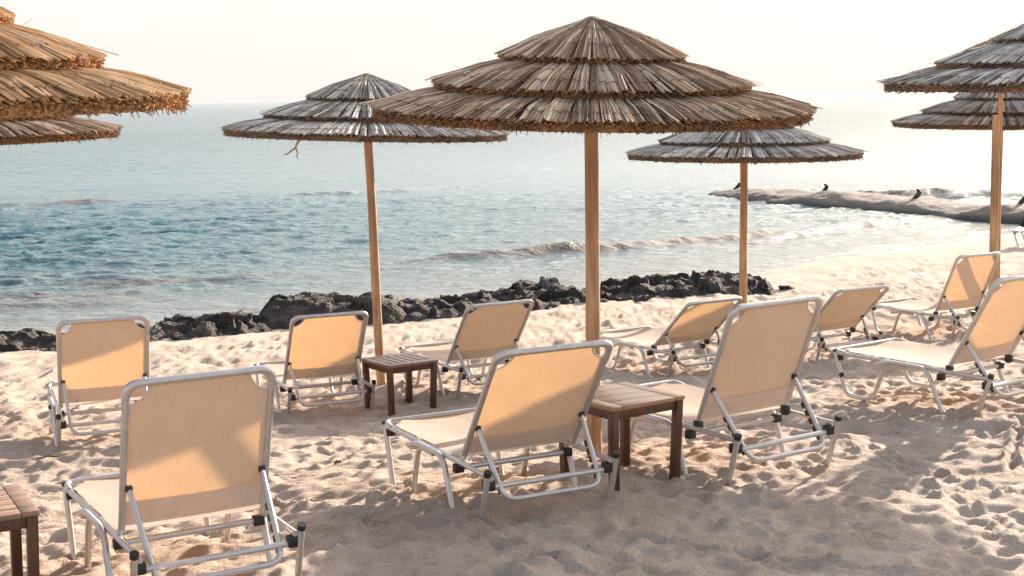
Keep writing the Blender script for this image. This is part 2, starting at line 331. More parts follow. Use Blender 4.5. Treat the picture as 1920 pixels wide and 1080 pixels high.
# ------------------------------------------------------------------ sea
ys = [3.0]; 
while ys[-1] < 16: ys.append(ys[-1] + .5)
while ys[-1] < 300: ys.append(ys[-1] + .035 + .0042 * (ys[-1] - 16))
while ys[-1] < 25000: ys.append(ys[-1] * 1.25)
WYr = np.array(ys); U = np.linspace(-1, 1, 760)
U = np.sign(U) * (np.abs(U) * .6 + .4 * np.abs(U) ** 3)
WX = U[None, :] * (WYr[:, None] * 1.0 + 22); WY = np.repeat(WYr[:, None], len(U), 1) 
far = np.clip(1 - (WY - 60) / 240, 0, 1)
depth = np.clip((WY - shore_y(WX)) * .87, 0, 99)
def ridged(x, y, s): return (1 - np.abs(fbm(x, y, 3, s)) * 2.2)
warp = fbm(WX * .12, WY * .12, 3, 21) * 2.0
rg = lambda x, y, sd: np.clip(1 - np.abs(fbm(x, y, 3, sd)) * 2.6, 0, 1) ** 2
reef = 1 / (1 + np.exp(-(43.5 - WY - .25 * WX * 0 + .06 * WX) / 1.2))          # choppy inside the reef line, calm outside
chop = .55 + .45 * reef + 1.5 * np.clip((WY - 60) / 90, 0, 1)
calm = .32 + .68 * reef
hh = .045 * rg(WX * .30 + warp * .2, WY * .55 - WX * .08, 31) + .050 * rg(WX * .75 + warp * .3, WY * 1.25 - WX * .15, 41) + .030 * rg(WX * 1.5, WY * 2.3 + warp, 51) + .022 * fbm(WX * 2.6, WY * 4.2, 3, 57, .6)
patch = np.clip(.75 + fbm(WX * .08 + 3, WY * .07, 2, 61) * .7 - .005 * (WX + 4), .45, 1.3)
WH = hh * 1.2 * patch * far * calm * np.clip(depth / 4, .3, 1)
silt = np.zeros_like(WH); foam = np.zeros_like(WH)
def crest(pts, h, wid, si, fm, brk=.35):
    P = np.array(pts)
    x0, x1 = P[:, 0].min() - 1, P[:, 0].max() + 1
    cy = np.interp(WX, P[:, 0], P[:, 1]) + fbm(WX * 1.3, WX * 0 + h * 50, 3, 71) * .35
    env = np.clip((WX - x0) / (.28 * (x1 - x0)), 0, 1) * np.clip((x1 - WX) / (.28 * (x1 - x0)), 0, 1); env = env * env * (3 - 2 * env)
    env = env * np.clip(1 + brk * 1.8 * fbm(WX * .40, WX * 0 + wid * 30, 3, 77), .45, 1.4)
    d = WY - cy      # + = behind the crest; steep face toward the shore
    prof = np.where(d < 0, np.exp(-(d / (wid * .55)) ** 2), np.exp(-(d / (wid * 1.6)) ** 2))
    WH[:] += h * env * prof
    face = np.exp(-((d + wid * .3) / (wid * .6)) ** 2) * np.clip(env, 0, 1)
    silt[:] = np.maximum(silt, np.clip(si * face * 1.3, 0, 1)); foam[:] = np.maximum(foam, fm * np.exp(-((d - .02) / (wid * .55)) ** 2) * np.clip(env, 0, 1))
crest([(-16.5, 41.5), (-13.5, 42.5), (-11.5, 43.3)], .11, .5, .9, .2, .9)
crest([(-10.3, 43.4), (-9.2, 43.6), (-6.5, 44.5)], .10, .5, .9, .35, .9)
crest([(-6.5, 44.5), (-3, 46), (-1.5, 48)], .10, .6, .5, .6)
crest([(.0, 26.3), (2.2, 27.3), (3.9, 28.6), (6.0, 29.8)], .10, .40, 1, .0, 0)
crest([(-1.0, 25.8), (.2, 26.2), (1, 26.8)], .08, .4, .7, .3)
crest([(4.8, 27.8), (6.6, 30.0), (8.2, 31.3), (9.2, 32.2)], .09, .34, .6, .35, .1)
crest([(7.0, 38.2), (9.3, 39), (12.5, 38.4)], .20, .55, 1, .4)
crest([(10.8, 38.3), (13, 38), (17, 37)], .20, .6, .4, 1)
crest([(-6.8, 23.2), (-5, 23.6), (-3.4, 24)], .04, .40, .6, 0, .9)
crest([(-8.6, 21.4), (-7.6, 21.7), (-6.4, 22)], .035, .35, .6, 0, .9)
crest([(-8.6, 20.6), (-7.2, 20.8), (-6.2, 21)], .04, .35, .5, 0)
crest([(-3.1, 19.95), (-2.6, 20.3), (-1.9, 20.9)], .04, .22, .9, .1)
sp = fbm(WX * .5, WY * .8, 4, 83); silt = np.maximum(silt, np.clip((sp - .25) * 3, 0, .7) * np.clip(1 - depth / 7, 0, 1))
foam = np.maximum(foam, .75 * np.exp(-((depth - .22) / .13) ** 2) * (WX > -8) * np.clip((WX - 3) / 3, .25, 1))
fr = np.clip(fbm(WX * .7, WY * 1.8, 4, 91) * 2.2 - .35, 0, 1) * np.exp(-((WY - 41.2) / 1.6) ** 2) * (WX < 0); foam = np.maximum(foam, fr * .9)
shallow = np.exp(-depth / 4.0)
o = link('sea', grid_mesh('sea', WX, WY, WH + WZ, dict(silt=silt, foam=foam, shallow=shallow, chop=chop)), M_water, sharp=None); tag(o, kind='structure')

# ------------------------------------------------------------------ rocks along the waterline
def rock_patch(name, base, front_off, back, height, label, seed, mat_=M_rock, nu=150, nv=60, group=None, rough=1.0):
    """base: polyline (x,y) of the landward foot. Strip goes seaward by `back` metres."""
    P = np.array(base, float); s = np.concatenate([[0], np.cumsum(np.hypot(*np.diff(P, axis=0).T))]); Lh = s[-1]
    nu = max(30, int(Lh / .035)); nv = max(24, int((back + .3) / .04))
    c = P.mean(0); vs = []
    for i in range(nu):
        t = i / (nu - 1) * Lh; x = np.interp(t, s, P[:, 0]); y = np.interp(t, s, P[:, 1])
        e = min(1, min(t, Lh - t) / .3); e = math.sqrt(max(e, 0))
        hl = height(i / (nu - 1)) if callable(height) else height
        for j in range(nv):
            v = j / (nv - 1); yy = y - .15 + (back + .15) * v; xx = x - .25 * (v - .5)
            p = Vector((xx * 1.1 + seed * 7, yy * 1.1, seed))
            env = (math.sin(math.pi * min(1, v * 1.15 + .02) ** .62)) if v < .87 else math.sin(math.pi * 1.0) * 0
            env = max(0, math.sin(math.pi * (v ** .6))) 
            n1 = mnoise.ridged_multi_fractal(p, 1.0, 2.1, 5, 1.0, 2.0) * .38
            n2 = mnoise.fractal(p * 4.2, .8, 2.2, 5)
            n3 = mnoise.cell(Vector((xx * 3.1 + n2 * .5, yy * 3.4, seed))) - .3
            z = -.86 + (env ** .7) * e * (.22 + hl * (.22 + .72 * n1 * rough) + n2 * .075 * rough + n3 * .10 * rough + .05 * mnoise.ridged_multi_fractal(p * 4, 1, 2, 3, 1, 2) * .4)
            g = mnoise.noise_vector(p * 6) * .035 * env
            vs.append((xx + g.x, yy + g.y, z))
    fs = [(i * nv + j, (i + 1) * nv + j, (i + 1) * nv + j + 1, i * nv + j + 1) for i in range(nu - 1) for j in range(nv - 1)]
    # skirt under the strip so it is a closed lump
    me = bpy.data.meshes.new(name); b = len(vs); rim = [i * nv for i in range(nu)] + [(nu - 1) * nv + j for j in range(1, nv)] + [i * nv + nv - 1 for i in range(nu - 2, -1, -1)] + [j for j in range(nv - 2, 0, -1)]
    for r_ in rim: vs.append((vs[r_][0], vs[r_][1], -1.3))
    k = len(rim); fs += [(rim[a], b + a, b + (a + 1) % k, rim[(a + 1) % k]) for a in range(k)]
    me.from_pydata(vs, [], fs); me.update(); o = link(name, me, mat_, sharp=28); o.data.flip_normals() if False else None
    return tag(o, label, 'rock', group)
GR = 'dark volcanic looking rocks along the waterline'
rock_patch('shore_rock', [(-7.6, 15.7), (-5.76, 15.94), (-5.01, 16.03), (-4.0, 16.5)], 0, 2.0, lambda u: .08 + .06 * math.sin(u * 9), 'dark pitted rock ledge at the left end of the shore, behind the leftmost far lounger', 1.3, group=GR)
rock_patch('shore_rock', [(-4.6, 16.45), (-4.3, 16.55), (-3.9, 16.6), (-3.45, 16.85), (-2.9, 17.35)], 0, 2.1, .14, 'low jagged dark rock between the leftmost far lounger and the big round boulder', 2.7, group=GR)
rock_patch('shore_rock', [(-3.35, 17.45), (-2.6, 17.7), (-2.0, 17.8), (-1.3, 17.95)], 0, 2.0, lambda u: .46 + .12 * math.sin(u * 3.1), 'biggest rounded dark boulder, left of the thin leaning umbrella pole', 3.9, group=GR, rough=.6)
rock_patch('shore_rock', [(-1.8, 17.75), (-1.2, 17.95), (-.75, 18.1), (.27, 18.4), (1.15, 18.85)], 0, 2.3, lambda u: .21 - .05 * u, 'long broken dark rock ridge behind the far middle lounger', 5.2, group=GR)
rock_patch('shore_rock', [(.75, 18.7), (1.3, 18.95), (2.11, 19.3), (3.22, 19.5), (3.7, 19.8)], 0, 2.4, lambda u: .12 + .22 * math.sin(max(0, u * 3.3 - .4)), 'dark rock ridge right of the main umbrella pole, tapering out on the sand', 6.4, group=GR)

def boulder(name, loc, size, seed, m, label, cat='rock', group=None, sub=4, amt=.35):
    bm = bmesh.new(); bmesh.ops.create_icosphere(bm, subdivisions=sub, radius=1)
    for v in bm.verts:
        p = v.co.copy(); q = p * 1.2 + Vector((seed, seed * 2, 0))
        k = 1 + amt * mnoise.fractal(q, .9, 2.1, 5) + .16 * (mnoise.cell(q * 1.7) - .5)
        v.co = Vector((p.x * k * size[0], p.y * k * size[1], p.z * k * size[2]))
    me = bpy.data.meshes.new(name); bm.to_mesh(me); bm.free(); o = link(name, me, m, sharp=35); o.location = loc
    return tag(o, label, cat, group)
boulder('boulder', (.18, 20.0, -.57), (.24, .22, .13), 4.4, M_rock, 'rounded brown-grey boulder perched on the ridge, left of a pointed pale one', group='two boulders on the rock ridge')
boulder('boulder', (.50, 20.0, -.55), (.17, .16, .18), 9.1, rock_mat('pale_rock', (.08, .075, .07), (.2, .18, .17), (.34, .32, .3)), 'pointed grey boulder on the ridge, right of the rounded brown one', group='two boulders on the rock ridge')
boulder('stone', (5.05, 19.6, -.58), (.09, .08, .06), 2.2, M_brownrock, 'fist-sized orange-brown stone alone on the sand towards the water', 'stone')
boulder('stone', (4.75, 17.4, -.56), (.035, .03, .02), 3.2, M_brownrock, 'tiny brown pebble on open sand below the orange-brown stone', 'stone', sub=2)
boulder('stone', (3.85, 19.95, -.63), (.12, .10, .06), 6.2, M_rock, 'small dark stone just past the right tip of the rock ridge', 'stone')
def on_ground(x, y, dz=0): return (x, y, gz(x, y) + dz)
boulder('stone', on_ground(-1.07, 8.52, .02), (.035, .03, .03), 7.2, M_brownrock, 'reddish brown stone on the sand between the front-left lounger and the slatted table', 'stone', sub=3)

# ------------------------------------------------------------------ groyne
def groyne():
    root = empty('groyne', (9, 33, WZ)); tag(root, 'long rounded sand-coloured groyne running out into the bright sea', 'groyne')
    P = [(6.3, 42.6), (6.75, 41.2), (7.3, 39.4), (8.15, 37.5), (9.1, 36.0), (9.9, 34.8), (10.8, 33.2), (11.4, 31.8), (12.3, 30.6), (14.8, 28.8)]
    Pn = np.array(P); s = np.concatenate([[0], np.cumsum(np.hypot(*np.diff(Pn, axis=0).T))]); n = 260; m = 40; vs = []; fs = []
    for i in range(n):
        t = s[-1] * i / (n - 1); x = np.interp(t, s, Pn[:, 0]); y = np.interp(t, s, Pn[:, 1])
        x2 = np.interp(t + .3, s, Pn[:, 0]); y2 = np.interp(t + .3, s, Pn[:, 1]); x1 = np.interp(t - .3, s, Pn[:, 0]); y1 = np.interp(t - .3, s, Pn[:, 1])
        dx, dy = x2 - x1, y2 - y1; l = math.hypot(dx, dy) or 1; nx, ny = -dy / l, dx / l
        e = min(1, (t + .05) / 3.0) ** .5; seg = .05 * math.sin(t * 1.05 + .8) + .03 * math.sin(t * 2.3)
        for j in range(m):
            a = math.pi * j / (m - 1); c = math.cos(a); s_ = math.sin(a)
            wv = 1.25 * (1 + .09 * mnoise.noise(Vector((t * .7, c * 2, 3)))) * (.55 + .45 * e)
            z = -1.3 + (.79 + seg) * (.45 + .55 * e) * (s_ ** .55) + .05 * mnoise.fractal(Vector((t * 1.5, c * 2.5, 0)), .8, 2, 4) * s_ 
            cc = math.copysign(abs(c) ** .75, c)
            vs.append((x + nx * wv * cc, y + ny * wv * cc, z))
    for i in range(n - 1):
        for j in range(m - 1): fs.append((i * m + j, i * m + j + 1, (i + 1) * m + j + 1, (i + 1) * m + j))
    fs.append(tuple(range(m))); fs.append(tuple((n - 1) * m + j for j in range(m)))
    me = bpy.data.meshes.new('tube_body'); me.from_pydata([(a - 9, b - 33, c - WZ) for a, b, c in vs], [], fs); me.update()
    bm = bmesh.new(); bm.from_mesh(me); bmesh.ops.recalc_face_normals(bm, faces=bm.faces); bm.to_mesh(me); bm.free()
    me.transform(Matrix.Translation((0, 0, WZ))); ob = link('tube_body', me, M_groyne, root, sharp=None); ob.location = (0, 0, -WZ)
    # upright filling spouts sticking out of the top
    for (x, y, h, tilt) in ((6.65, 41.6, .10, .5), (8.2, 37.4, .20, .35), (9.9, 34.9, .19, .45), (11.35, 31.9, .19, -.1)):
        mb = MB(); y0_ = y; q = [(x - .22, y, -.54), (x - .12, y, -.48), (x - .03, y, -.40), (x + .03, y, -.46 + h * .8), (x + .03 - tilt * .1, y, -.46 + h), (x - tilt * .12, y, -.44 + h)]
        mb.tube(q, [.03, .07, .10, .08, .065, .025], 8, squash=.6)
        so_ = mb.build('filling_spout', M_rock, root); so_.location = (-9, -33, -WZ - .04 - (.08 if h < .15 else 0))
groyne()
boulder('groyne_stone', (11.0, 30.2, -.68), (.28, .22, .2), 12.2, M_rock, 'dark wet stone at the foot of the groyne by the right edge', 'rock')

# ------------------------------------------------------------------ umbrellas
def reed_verts(a, b, r0, r1, up=Vector((0, 0, 1)), mid=None):
    d = (b - a).normalized(); x = d.cross(up).normalized(); y = x.cross(d)
    vs = []
    pts = [a, mid, b] if mid is not None else [a, b]; rs = [r0, (r0 + r1) / 2, r1] if mid is not None else [r0, r1]
    for p, r in zip(pts, rs): vs += [p - x * r, p + y * r * 1.1, p + x * r]
    k = len(pts); fs = []
    for i in range(k - 1):
        for j in range(3): fs.append((i * 3 + j, i * 3 + (j + 1) % 3, (i + 1) * 3 + (j + 1) % 3, (i + 1) * 3 + j))
    fs.append(((k - 1) * 3, (k - 1) * 3 + 1, (k - 1) * 3 + 2)); return vs, fs
def tier_mesh(r_in, z_in, r_out, z_out, seed, bw=.056, thick=.048, reeds=12):
    rd = random.Random(seed); mb = MB(); nb = int(2 * math.pi * r_out / bw)
    # solid underlay, a closed shallow cone ring
    n = 96; vs = []; fs = []
    for k in range(n):
        t = 2 * math.pi * k / n; c, s = math.cos(t), math.sin(t); ro = r_out - .035
        vs += [(c * r_in, s * r_in, z_in - .012), (c * ro, s * ro, z_out - .008), (c * (ro + .01), s * (ro + .01), z_out - thick), (c * r_in, s * r_in, z_in - thick)]
    for k in range(n):
        a = 4 * k; b = 4 * ((k + 1) % n)
        for j in range(4): fs.append((a + j, b + j, b + (j + 1) % 4, a + (j + 1) % 4))
    mb.add(vs, fs, .06)
    ph = rd.random()
    for bi in range(nb):
        tc = 2 * math.pi * (bi + ph) / nb; wob = rd.uniform(-.12, .12) * bw / r_out; tb = rd.uniform(.28, .70); dl = rd.uniform(-.018, .02)
        skew = rd.uniform(-.02, .02); lift = rd.uniform(-.004, .008)
        for ri in range(reeds):
            f = (ri + rd.uniform(.1, .9)) / reeds * 2 - 1; f2 = f * rd.uniform(.9, 1.12)
            ta = tc + f * math.pi / nb * .9 + wob; tb_ = tc + f2 * math.pi / nb * .95 + wob + skew
            bul = .017 * math.sqrt(max(0, 1 - f * f)) + rd.uniform(-.004, .005) + lift
            L_ = r_out + dl + rd.gauss(0, .010) - .012 * f * f
            if rd.random() < .02: L_ += rd.uniform(.02, .07)
            dr = (r_out - r_in); ri0 = r_in + rd.uniform(-.02, .03)
            fm = rd.uniform(.5, .7); rm = r_in + dr * fm; zm = z_in + (z_out - z_in) * fm + .012
            A = Vector((math.cos(ta) * ri0, math.sin(ta) * ri0, z_in + bul * (.4 + .6 * r_in / r_out)))
            Mm = Vector((math.cos((ta + tb_) / 2) * rm, math.sin((ta + tb_) / 2) * rm, zm + bul))
            B = Vector((math.cos(tb_) * L_, math.sin(tb_) * L_, z_out + bul - .006 + rd.uniform(-.006, .004)))
            v_, f_ = reed_verts(A, B, .0045 * (.35 + .65 * r_in / r_out) + .0012, rd.uniform(.0030, .0050), mid=Mm)
            tone = min(1, max(.16, tb + rd.gauss(0, .15))); 
            if rd.random() < .07: tone = .98
            mb.add(v_, f_, tone)
            for i in range(3): mb.t[-9 + i] = tone * .75   # darker tone toward the covered end
    # brushy cut edge: short reed stubs in several layers
    ns = int(nb * 22)
    for k in range(ns):
        t = 2 * math.pi * (k + rd.random()) / ns; ph2 = (t * nb / (2 * math.pi)) % 1; gap = .012 * abs(math.sin(math.pi * (ph2 - ph)))
        dz = -rd.uniform(0, thick + .008) ; ro = r_out + rd.gauss(-.004, .009) + gap * .7 - .010 * abs(dz / thick - .4)
        A = Vector((math.cos(t) * (ro - .075), math.sin(t) * (ro - .075), z_out + dz + .012 + .006))
        t2 = t + rd.gauss(0, .008) / r_out; B = Vector((math.cos(t2) * ro, math.sin(t2) * ro, z_out + dz + rd.gauss(0, .004) + gap * .4))
        v_, f_ = reed_verts(A, B, .0045, rd.uniform(.003, .0065)); mb.add(v_, f_, max(.0, rd.gauss(.06, .05)) if rd.random() < .8 else .3)
    for k in range(int(nb * 1.8)):     # hanging wisps
        t = rd.uniform(0, 6.283); ro = r_out - rd.uniform(.0, .06); A = Vector((math.cos(t) * ro, math.sin(t) * ro, z_out - thick + .01))
        B = A + Vector((math.cos(t) * rd.uniform(-.01, .03), math.sin(t) * rd.uniform(-.01, .03), -rd.uniform(.01, .035))); v_, f_ = reed_verts(A, B, .003, .0015, up=Vector((.3, .2, .1))); mb.add(v_, f_, .1)
    for k in range(10):     # stray reeds lifting off the top
        t = rd.uniform(0, 6.283); r1 = rd.uniform(.6, .98) * r_out; z1 = z_in + (z_out - z_in) * max(0, (r1 - r_in) / (r_out - r_in)) + .03; A = Vector((math.cos(t) * r1, math.sin(t) * r1, z1))
        t2 = t + rd.uniform(-.15, .15); B = Vector((math.cos(t2) * (r1 + rd.uniform(.04, .11)), math.sin(t2) * (r1 + .05), z1 + rd.uniform(-.01, .03))); v_, f_ = reed_verts(A, B, .002, .0012); mb.add(v_, f_, .7)
    return mb, nb, ph
TIERS = [(.76, .150, 1.25, .050, 1), (.40, .325, .90, .180, 2), (.02, .540, .53, .335, 3)]
def make_canopy_meshes(seed):
    out = []
    for (ri, zi, ro, zo, k) in TIERS:
        mb, nb, ph = tier_mesh(max(ri, .012), zi, ro, zo, seed * 10 + k)
        cords = []
        for fr in ((.45, .80) if k < 3 else (.32, .72)):
            c = MB(); r = ri + (ro - ri) * fr; pts = []; n = nb * 6
            for i in range(n + 1):
                t = 2 * math.pi * i / n; f = ((t * nb / (2 * math.pi) - ph + .5) % 1) * 2 - 1
                z = zi + (zo - zi) * fr + .012 + .021 * math.sqrt(max(0, 1 - f * f)) - .003
                rr_ = r + .012 * math.sin(t * 7 + seed); pts.append((math.cos(t) * rr_, math.sin(t) * rr_, z - (rr_ - r) * .4))
            c.tube(pts, .0026, 5, cap=False); cords.append(c)
        out.append((mb, cords))
    return out
protos = {}
def make_umbrella(seed, mt):
    """prototype: meshes per part, later reused"""
    key = (seed, mt.name)
    if key in protos: return protos[key]
    parts = []
    for (mb, cords) in make_canopy_meshes(seed):
        o = mb.build('thatch_tier', mt, None, smooth=False, tone=True); cs = [c.build('binding_cord', M_cord, o) for c in cords]
        parts.append((o, cs))
    # wooden ribs and hub under the thatch
    ribs = []
    for k in range(8):
        t = 2 * math.pi * k / 8 + .2; m_ = MB(); c, s = math.cos(t), math.sin(t)
        m_.beam((c * .05, s * .05, .40), (c * 1.12, s * 1.12, .015), .03, .022, .003); ribs.append(m_.build('rib', M_pole, None))
    hb = MB(); hb.tube([(0, 0, .30), (0, 0, .44)], .085, 16); hub = hb.build('hub', M_pole, None)
    cap = MB(); cap.tube([(0, 0, .50), (0, 0, .548), (0, 0, .565)], [.075, .06, .02], 10); capo = cap.build('finial', M_cord, None)
    protos[key] = (parts, ribs, hub, capo, [False]); return protos[key]
def umbrella(x, y, zrim, Rr, front, side, rz, label, seed=1, mt=None, pr=.042, lean=(0, 0), ext=False, thickz=1.0, base=None):
    mt = mt or M_thatch; P, ribs, hub, capo, used = make_umbrella(seed, mt)
    bz = gz(x - lean[0] * 2, y) if base is None else base; root = empty('beach_umbrella', (x, y, bz)); tag(root, label, 'umbrella', 'thatched reed umbrellas on the beach')
    k = Rr / 1.25
    T = Matrix.Translation((0, 0, zrim - bz)) @ Matrix.Rotation(R(front), 4, 'X') @ Matrix.Rotation(R(side), 4, 'Y') @ Matrix.Rotation(rz, 4, 'Z') @ Matrix.Diagonal((k, k, k * thickz, 1))
    def put(o, parent, M):
        c = o if not used[0] else o.copy()
        if used[0]: C.objects.link(c)
        c.parent = parent; c.matrix_basis = M; return c
    for o, cs in P:
        p = put(o, root, T)
        for c in cs: put(c, p, Matrix())
    for o in ribs + [hub, capo]: put(o, root, T)
    used[0] = True
    mb = MB(); top = Vector((0, 0, zrim - bz + .33)); bot = Vector((-lean[0] * (zrim - bz), -lean[1], -.35)); n = 30; rr = []; pts = []
    if ext:
        sp_ = zrim - bz - .42; bt = top.copy(); jn = Vector((-.035 - lean[0] * .4, 0, sp_))
        for i in range(n + 1):
            t = i / n; pts.append(bot.lerp(jn, t)); rr.append(pr * (1.05 - .12 * t))
        mb.tube(pts, rr, 16); mb.build('pole', M_pole, root)
        e = MB(); e.tube([jn + Vector((.035, -.01, -.35)), top], .024, 12); e.build('pole_extension', M_pole, root)
    else:
        for i in range(n + 1):
            t = i / n; wv = Vector((mnoise.noise(Vector((x, t * 2.2, 1))), mnoise.noise(Vector((x, t * 2.2, 5))), 0)) * .012 * math.sin(math.pi * t)
            pts.append(bot.lerp(top, t) + wv); rr.append(pr * (1.06 - .14 * t + .03 * mnoise.noise(Vector((x * 3, y, t * 9)))))
        mb.tube(pts, rr, 18); mb.build('pole', M_pole, root)
    return root
umbrella(.465, 8.2, 1.99, 1.225, 3.3, 1.5, .3, 'largest thatched umbrella, centre, over the plain-topped side table', 1, lean=(0, 0))
umbrella(-1.27, 12.9, 1.775, 1.25, .2, 2.3, 1.9, 'thatched umbrella with a slim leaning pole rising behind the small slatted table', 4, mt=M_thatch_grey, lean=(-.033, 0), pr=.040)
umbrella(2.53, 15.6, 1.41, 1.25, .2, .5, 4.0, 'low thatched umbrella under the right rim of the largest one, pole behind the front-right lounger', 4, mt=M_thatch_grey, pr=.042)
umbrella(4.22, 10.85, 2.08, 1.37, 1.0, 0.5, 2.6, 'thatched umbrella cut by the right edge, nearest of those there, only its left side showing', 4, mt=M_thatch_grey)
umbrella(5.24, 15.45, 2.24, .92, 0.0, 0.0, 2.0, 'umbrella on a two-part pole with thin top section, mostly hidden by the nearer roof', 1, lean=(.012, 0), pr=.045, ext=True)
umbrella(5.80, 17.1, 1.66, 1.23, 1.0, .5, 5.2, 'farther thatched umbrella at the right edge, its rim just below the nearer roof', 4, mt=M_thatch_grey)
umbrella(-2.78, 6.5, 2.09, 1.31, 1.5, .5, 1.1, 'sunlit golden thatched umbrella in the top left corner, closest to the viewer', 3, mt=M_thatch_sunlit, thickz=1.15)
umbrella(-4.28, 11.1, 1.855, 1.25, 1.0, 0.0, 3.0, 'thatched umbrella at the left edge just below the closest sunlit golden one', 2)
# forked twig dangling from a rim
mb = MB(); mb.tube([(0, 0, 0), (-.03, 0, -.04), (-.045, 0, -.075), (-.08, 0, -.095), (-.11, 0, -.12), (-.14, 0, -.125)], [.011, .01, .009, .008, .007, .004], 7)
mb.tube([(-.04, 0, -.07), (-.025, 0, -.11), (-.035, 0, -.14), (-.02, 0, -.165)], [.008, .006, .006, .003], 7)
o = mb.build('twig', M_twig); o.location = (-1.70, 11.78, 1.80); tag(o, 'pale forked twig dangling from the rim of the slim-poled umbrella', 'twig')

# ------------------------------------------------------------------ loungers
def grid_sheet(rows, m, name, parent, uvs):
    vs = []; fs = []; k = len(rows[0])
    for r_ in rows: vs += r_
    for i in range(len(rows) - 1):
        for j in range(k - 1): fs.append((i * k + j, i * k + j + 1, (i + 1) * k + j + 1, (i + 1) * k + j))
    me = bpy.data.meshes.new(name); me.from_pydata([tuple(v) for v in vs], [], fs); me.update()
    uv = me.uv_layers.new(name='UVMap'); fl = [c for r_ in uvs for c in r_]
    for lp in me.loops: uv.data[lp.index].uv = fl[lp.vertex_index]
    o = link(name, me, m, parent, sharp=None); return o
W_, LB, LF, HH, RY = .612, .68, .93, .262, .335
def lounger(x, y, z, yaw, th, label, seed=0, bury=.02, plate=False):
    rd = random.Random(seed); root = empty('sun_lounger', (x, y, z), R(yaw)); tag(root, label, 'sun lounger', 'cream sun loungers facing the sea')
    w = W_ / 2; w2 = w + .018; th = R(th); RT = .0155
    bdir = Vector((0, -math.cos(th), math.sin(th))); bn = Vector((0, -math.sin(th), -math.cos(th)))   # bn: toward the rear side
    def Bk(s, t, o=0): return Vector((s, -.0, HH + .02)) + bdir * t + bn * o
    # seat frame: rails, foot bar, cross bars
    mb = MB()
    for s in (-1, 1):
        mb.tube(fillet([(s * w2, LF, HH), (s * w2, .02, HH), (s * w2, -RY, HH - .006)], .1, 4), .0135, 10)
    mb.tube([(-w2, LF - .02, HH - .035), (w2, LF - .02, HH - .035)], .012, 8)
    mb.tube([(-w2, .62, HH - .05), (w2, .62, HH - .05)], .012, 8)
    mb.tube([(-w2, .06, HH - .045), (w2, .06, HH - .045)], .014, 8)
    mb.tube([(-w2, -RY + .03, HH - .055), (w2, -RY + .03, HH - .055)], .014, 8)
    mb.build('seat_frame', M_alu, root)
    # legs: two U loops each side
    for s in (-1, 1):
        a = MB(); a.tube(fillet([(s * w2, LF + .005, HH + .012), (s * w2, LF - .10, -bury), (s * w2, .60, -bury), (s * w2, .49, HH - .02), (s * (w2 + .003), .30, HH - .022)], .07, 6), .0145, 10)
        a.build('leg', M_alu, root)
        b = MB(); b.tube(fillet([(s * (w2 + .024), .56, HH - .03), (s * (w2 + .024), .46, HH + .004), (s * (w2 + .024), .14, HH + .002), (s * (w2 + .024), 0.0, -.01 - bury), (s * (w2 + .024), -RY + .10, -.01 - bury), (s * (w2 + .024), -RY - .012, HH + .018)], .075, 6), .0145, 10)
        b.build('leg', M_alu, root)
        c = MB(); c.tube([(s * (w2 + .024), -RY - .006, HH + .010), (s * (w2 + .024), -RY - .0155, HH + .034)], .0185, 10); c.build('end_cap', M_blk, root)
        c = MB(); c.tube([(s * w2, LF + .001, HH + .004), (s * w2, LF + .006, HH + .022)], .0175, 10); c.build('end_cap', M_blk, root)
        c = MB(); c.box((s * (w2 - .02), LF - .02, HH - .035), (.05, .035, .04), bev=.006); c.build('bracket', M_blk, root)
        c = MB(); c.box((s * (w2 - .02), .06, HH - .045), (.05, .038, .045), bev=.006); c.build('bracket', M_blk, root)
        c = MB(); c.box((s * (w2 - .0), -RY + .03, HH - .045), (.055, .05, .05), bev=.008); c.build('bracket', M_blk, root)
        if plate:
            c = MB(); c.box((s * (w + .0), -.005, HH + .012), (.045, .045, .062), bev=.014); c.build('hinge_plate', M_blk, root)
        else:
            c = MB(); c.box((s * (w + .008), -.004, HH + .010), (.012, .042, .05), bev=.004); c.build('hinge_plate', M_alu, root)
        if seed not in (3, 9): continue
        c = MB(); c.tube([(s * w2, LF - .052, HH * .48), (s * w2, LF - .066, HH * .38)], .0185, 10); c.build('leg_clamp', M_blk, root)
    # seat fabric
    rows = []; uvs = []; ny = 26; nx = 18
    for i in range(ny):
        v = i / (ny - 1); yy = LF - .004 - v * (LF - .015); cut = .085
        hw = w + .008
        d0 = (LF - .004) - yy
        if d0 < cut: hw -= math.sqrt(max(0, cut * cut - d0 * d0)) * .9
        r_ = []; u_ = []
        for j in range(nx):
            u = j / (nx - 1) * 2 - 1
            sag = -.024 * (1 - u * u) * math.sin(math.pi * min(1, v * .9 + .1)) ** .6 + .003 * mnoise.noise(Vector((u * 2, v * 5, seed)))
            r_.append((u * hw, yy, HH + .020 + sag)); u_.append((u * hw * 4, yy * 4))
        rows.append(r_); uvs.append(u_)
    sf = grid_sheet(rows, M_fab, 'seat_fabric', root, uvs)
    fb = MB(); fb.tube(fillet([(-w2, LF - .09, HH + .006), (-w2, LF + .006, HH + .018), (w2, LF + .006, HH + .018), (w2, LF - .09, HH + .006)], .075, 7), .0135, 10); fb.build('foot_bar', M_alu, root)
    # back frame
    mb = MB(); path = [Bk(-w, .0), Bk(-w, LB), Bk(w, LB), Bk(w, .0)]; mb.tube(fillet(path, .085, 8), .0155, 12); bf = mb.build('back_frame', M_alu, root)
    for s in (-1, 1):
        c = MB(); fp = fillet([Bk(s * w, LB - .115), Bk(s * w, LB), Bk(s * (w - .115), LB)], .085, 8); c.tube(fp, .0172, 12); c.build('corner_sleeve', M_alu, bf)
    # rivets
    rv = MB()
